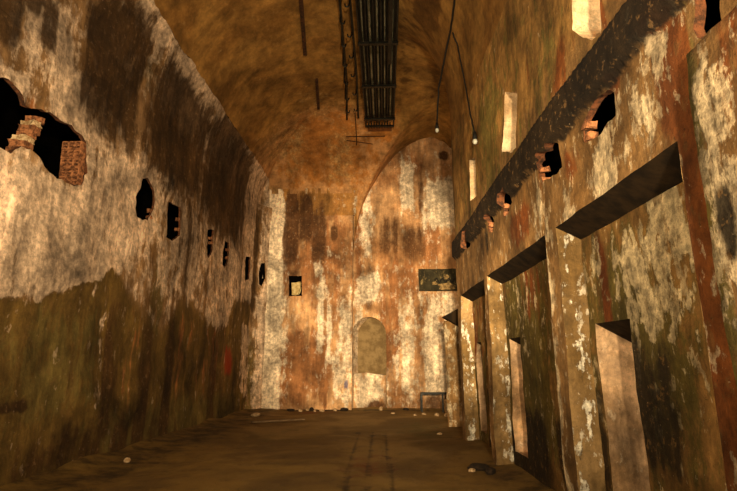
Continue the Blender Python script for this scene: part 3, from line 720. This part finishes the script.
# broken brickwork between the two halves of the opening
random.seed(5)
t = empty('broken_brick_pier', (-4.98, 6.2, 4.3), 'crumbling brick stub standing inside the big left opening', 'bricks'); base = (-4.98, 6.2, 4.3)
for k in range(8):
    z = 4.30+k*.095; w = .19-.012*k+random.uniform(-.03, .03); y = 6.10+.045*k*.9+random.uniform(-.03, .03)
    m = Matrix.Translation((-4.97, y, z)) @ Matrix.Rotation(random.uniform(-.2, .2), 4, 'Z') @ Matrix.Rotation(random.uniform(-.08, .08), 4, 'X')
    bm = bmesh.new(); boxmesh(bm, (-.10, -w/2, -.045), (.12, w/2, .045), m); bmesh.ops.subdivide_edges(bm, edges=bm.edges[:], cuts=2)
    for v_ in bm.verts: v_.co += Vector((noise(*(v_.co*14))*.03, noise(*(v_.co*17))*.03, noise(*(v_.co*12))*.015))
    rel(bm_obj('brick', bm, M['ceramic'] if k % 3 else M['stone'], t), base)

# loose bricks showing at the rims of the small openings
def brick(name, c, size, mat, label, cat, group=None, rot=0):
    bm = bmesh.new(); boxmesh(bm, [-s/2 for s in size], [s/2 for s in size], Matrix.Translation(c) @ Matrix.Rotation(rot, 4, 'X'))
    bmesh.ops.subdivide_edges(bm, edges=bm.edges[:], cuts=2)
    for v_ in bm.verts: v_.co += Vector((noise(*(v_.co*11))*.03, noise(*(v_.co*13))*.03, noise(*(v_.co*15))*.02))
    return tag(bm_obj(name, bm, mat), label, cat, group)
WH = ['third', 'second']
for (y, zs_, lab) in ((9.72, (4.52, 4.66), 'second left opening from the near end'), (11.05, (4.62, 4.86), 'third left opening from the near end'), (13.22, (4.82, 4.95), 'fourth left opening from the near end'), (14.66, (4.7, 4.95), 'fifth left opening from the near end')):
    for k, z in enumerate(zs_):
        brick('loose_brick', (xl(y)-.05, y+.02, z), (.10, .06, .07), M['ceramic'], ('lower' if k == 0 else 'upper')+' brick at far rim of '+lab, 'brick', None, .1*k)
for (y, zs_, lab) in ((4.44, (3.70, 3.80), 'the widest black hole in the right wall'), (5.66, (3.73, 3.84), 'the second black hole of the right wall'), (7.28, (3.80, 3.9), 'third black hole of the right wall'), (8.22, (3.80, 3.88), 'fourth black hole of the right wall')):
    for k, z in enumerate(zs_):
        brick('loose_brick', (2.1-.0384*y+.04, y+.0, z-.02*(1-k)), (.10, .07, .065), M['ceramic'], ('lower' if k == 0 else 'upper')+' brick at far rim of '+lab, 'brick', None, .12*k)

# dark panel on the end wall with a torn pale patch
t = empty('dark_wall_panel', (1.98, 18.34, 4.6), 'black peeling rectangular panel high on the end wall', 'panel'); base = (1.98, 18.34, 4.6)
bm = bmesh.new(); boxmesh(bm, (1.28, 18.32, 4.18), (2.70, 18.40, 5.00)); bmesh.ops.subdivide_edges(bm, edges=bm.edges[:], cuts=7)
for v_ in bm.verts: v_.co += Vector((noise(*(v_.co*5))*.04, noise(*(v_.co*6))*.02, noise(*(v_.co*7))*.03))
rel(bm_obj('board', bm, plaster('blackened board', (44, 40, 28), (58, 52, 34), (150, 128, 84), (18, 16, 10), (84, 60, 30), (70, 66, 40), 9.0, bias=(.16, .2, .0, .2), flake=1.4), t), base)
for (x0, x1, z0, z1, m_) in ((2.0, 2.62, 4.22, 4.48, 'stone'), (1.75, 1.95, 4.40, 4.52, 'stone'), (2.2, 2.4, 4.60, 4.78, 'stone')):
    pl = []
    n_ = 18
    for k in range(n_):
        a_ = 2*math.pi*k/n_; rr = 1+.5*noise(math.cos(a_)*2+x0, math.sin(a_)*2, 3)
        pl.append(((x0+x1)/2+(x1-x0)/2*math.cos(a_)*rr, (z0+z1)/2+(z1-z0)/2*math.sin(a_)*rr))
    bm = bmesh.new(); f1 = [bm.verts.new((x, 18.285, z)) for x, z in pl]; f2 = [bm.verts.new((x, 18.34, z)) for x, z in pl]
    bm.faces.new(f1); bm.faces.new(f2[::-1])
    for k in range(n_): bm.faces.new((f1[k], f1[(k+1) % n_], f2[(k+1) % n_], f2[k]))
    rel(bm_obj('torn_patch', bm, simple('torn plaster patch', (168, 138, 88), (84, 66, 38), 9, .9), t), base)
bm = bmesh.new(); P = [(1.85+.8*k/20, 18.27-.02*(k % 2), 4.56+.08*math.sin(k*1.1)+.05*noise(k*.7, 2)) for k in range(21)]
tube_mesh(bm, P, .022, 6); rel(bm_obj('torn_cable', bm, M['cable'], t, smooth=True), base)

# block left in the small recess of the end wall
bm = bmesh.new(); boxmesh(bm, (-3.37, 18.02, 4.02), (-3.07, 18.20, 4.47)); bmesh.ops.subdivide_edges(bm, edges=bm.edges[:], cuts=3)
for v_ in bm.verts:
    v_.co += Vector((noise(*(v_.co*6))*.05, noise(*(v_.co*8))*.02, noise(*(v_.co*5))*.04))
    if v_.co.z < 4.12 and v_.co.x > -3.18: v_.co.x -= .07
tag(bm_obj('stone_block', bm, simple('cream stone', (206, 184, 128), (166, 138, 84), 9, .95, bump=.8)), 'pale cream block set in the small black recess of the end wall', 'block')

# iron frame (remains of a bench) at the right foot of the end wall
t = empty('iron_bench_frame', (1.75, 17.5, 0), 'low dark iron bench frame against the foot of the end wall', 'frame'); base = (1.75, 17.5, 0)
bx0, bx1, by0, by1, bz = 1.22, 2.62, 17.5, 17.9, .60
for (x, y) in ((bx0, by0), (bx1, by0), (bx0, by1), (bx1, by1), ((bx0+bx1)/2, by0)):
    rel(box_obj('leg', (x-.025, y-.025, -.02), (x+.025, y+.025, bz), M['steel'], t), base)
for y in (by0, by1): rel(box_obj('top_rail', (bx0, y-.03, bz-.03), (bx1, y+.03, bz+.03), M['steel'], t), base)
for x in (bx0, bx1): rel(box_obj('side_rail', (x-.025, by0, bz-.03), (x+.025, by1, bz+.03), M['steel'], t), base)
bm = bmesh.new(); boxmesh(bm, (1.95, 17.16, -.01), (2.15, 17.36, .42)); bmesh.ops.subdivide_edges(bm, edges=bm.edges[:], cuts=3)
for v_ in bm.verts: v_.co += Vector((noise(*(v_.co*6))*.06, noise(*(v_.co*8))*.04, noise(*(v_.co*5))*.05))
tag(bm_obj('stone_chunk', bm, M['stone']), 'upright pale chunk of masonry in front of the iron bench frame', 'rubble')

# plank, rubble
bm = bmesh.new(); a = Vector((-3.62, 14.1, .05)); b = Vector((-2.30, 14.85, .05)); d = b-a
boxmesh(bm, (-.05, 0, -.02), (.05, d.length, .02), Matrix.Translation(a) @ d.to_track_quat('Y', 'Z').to_matrix().to_4x4())
tag(bm_obj('timber_plank', bm, M['wood'], bevel=.006), 'narrow pale plank lying on the floor near the left wall', 'plank')
def stone(x, y, r, mat, label, cat='stone', group=None, sq=.7):
    bm = bmesh.new(); bmesh.ops.create_icosphere(bm, subdivisions=2, radius=r)
    sx, sy, sz = random.uniform(.8, 1.4), random.uniform(.7, 1.2), random.uniform(.5, .8)*sq/.7
    for v_ in bm.verts:
        n_ = 1+.35*noise(v_.co.x*9+x*5, v_.co.y*9+y*3, v_.co.z*9)*1.0
        v_.co = Vector((v_.co.x*sx*n_, v_.co.y*sy*n_, v_.co.z*sz*n_))
    o = bm_obj('stone', bm, mat); gz = ground(x, y)
    o.location = (x, y, gz+r*sz*.55); return tag(o, label, cat, group)
def ground(x, y):
    z = .02*mn.noise(Vector((x*.7, y*.7, 0)))+.012*mn.noise(Vector((x*3, y*3, 4)))
    dl = x-xl(y); z += .16*math.exp(-max(dl, 0)/.35)*(.7+.6*noise(y*.9, 2))
    if y < YE: z += .05*math.exp(-max(xr(y)+.27-x, 0)/.3)
    z += .10*math.exp(-max(18.3-y, 0)/.5)*(.6+.8*noise(x*1.1, 8))
    return z
random.seed(11)
ROCKS = [(-2.85, 17.5, .07, 'pale stone, leftmost of the rubble before the end wall left of the niche'),
 (-2.65, 17.75, .06, 'small pale stone beside the leftmost rubble before the end wall'),
 (-2.35, 17.45, .05, 'tiny pale stone in the rubble between the left corner and the niche'),
 (-2.12, 17.5, .07, 'rounder pale stone in the rubble left of the niche'),
 (-1.7, 17.7, .08, 'pale stone nearest the niche on its left'),
 (-.15, 17.9, .09, 'pale stone right at the foot of the niche'),
 (.25, 16.95, .06, 'small pale stone on the floor just right of the niche'),
 (.92, 16.34, .07, 'pale stone out on the floor left of the iron frame'),
 (1.22, 16.66, .08, 'pale stone at the left leg of the iron frame'),
 (1.6, 16.36, .07, 'pale stone in front of the middle of the iron frame'),
 (1.9, 16.2, .09, 'bigger pale stone in front of the right half of the iron frame'),
 (2.2, 16.4, .06, 'small pale stone at the right end of the iron frame'),
 (-3.95, 15.9, .10, 'pale stone at the foot of the pale corner strip'),
 (1.25, 12.3, .05, 'lone pebble on the floor before the last bay'),
 (-4.22, 8.6, .06, 'lone pale stone at the foot of the near left wall'),
 (1.30, 8.15, .05, 'pale stone beside the dark lumps at the right bays')]
for x, y, r, lab in ROCKS: stone(x, y, r, M['stone'], lab)
for x, y, r, lab in ((1.42, 8.3, .12, 'larger dark lump of rubble at the foot of the second jamb'), (1.55, 8.02, .09, 'smaller dark lump of rubble at the foot of the second jamb'),
                     (-3.2, 17.6, .10, 'dark lump of rubble near the left corner of the end wall'), (-1.4, 17.75, .12, 'dark lump of rubble left of the niche foot'), (-2.5, 17.75, .10, 'dark lump of rubble behind the pale stones on the left'),
                     (.7, 17.9, .09, 'dark lump of rubble between the niche and the iron frame')):
    stone(x, y, r, M['darkstone'], lab)

bm = bmesh.new(); bmesh.ops.create_icosphere(bm, subdivisions=2, radius=.06)
for v_ in bm.verts: v_.co *= 1+.5*noise(v_.co.x*14, v_.co.y*14, v_.co.z*14)
o = bm_obj('stone', bm, M['darkstone']); o.location = (2.08, 4.28, 4.60)  # dark lump added in place of a small dark hole in the slit
tag(o, 'dark lump standing in for a small dark hole at the bottom of the nearest bright slit', 'stone')
# ---------------------------------------------------------------- camera and light
cam = bpy.data.cameras.new('camera'); cam.sensor_width = 36; cam.lens = 36*500/737
co = bpy.data.objects.new('camera', cam); link(co)
co.location = (0, 0, 1.6)
co.rotation_euler = (math.radians(90+13.2246), 0, math.radians(1.84))
bpy.context.scene.camera = co
def aim(o, target):
    d = Vector(target)-o.location; o.rotation_euler = d.to_track_quat('-Z', 'Y').to_euler()
def spot(loc, target, power, size, blend, col=(1, .68, .36), radius=.15):
    l = bpy.data.lights.new('unseen_spot', 'SPOT'); l.energy = power; l.spot_size = math.radians(size); l.spot_blend = blend
    l.color = col; l.shadow_soft_size = radius; o = bpy.data.objects.new('unseen_spot', l); link(o); o.location = loc; aim(o, target); return o
def point(loc, power, col=(1, .66, .34), radius=.15):
    l = bpy.data.lights.new('unseen_fill', 'POINT'); l.energy = power; l.color = col; l.shadow_soft_size = radius
    o = bpy.data.objects.new('unseen_fill', l); link(o); o.location = loc; return o
WARM = (1, .70, .38)
for a in LIGHTS: (spot if a[0] == 's' else point)(*a[1:])
w = bpy.data.worlds.new('world'); bpy.context.scene.world = w; w.use_nodes = True
w.node_tree.nodes['Background'].inputs[0].default_value = (0, 0, 0, 1); w.node_tree.nodes['Background'].inputs[1].default_value = 0
sc = bpy.context.scene
sc.view_settings.view_transform = 'Standard'; sc.view_settings.look = 'None'; sc.view_settings.gamma = 1
sc.view_settings.use_curve_mapping = False; sc.view_settings.exposure = 0.0
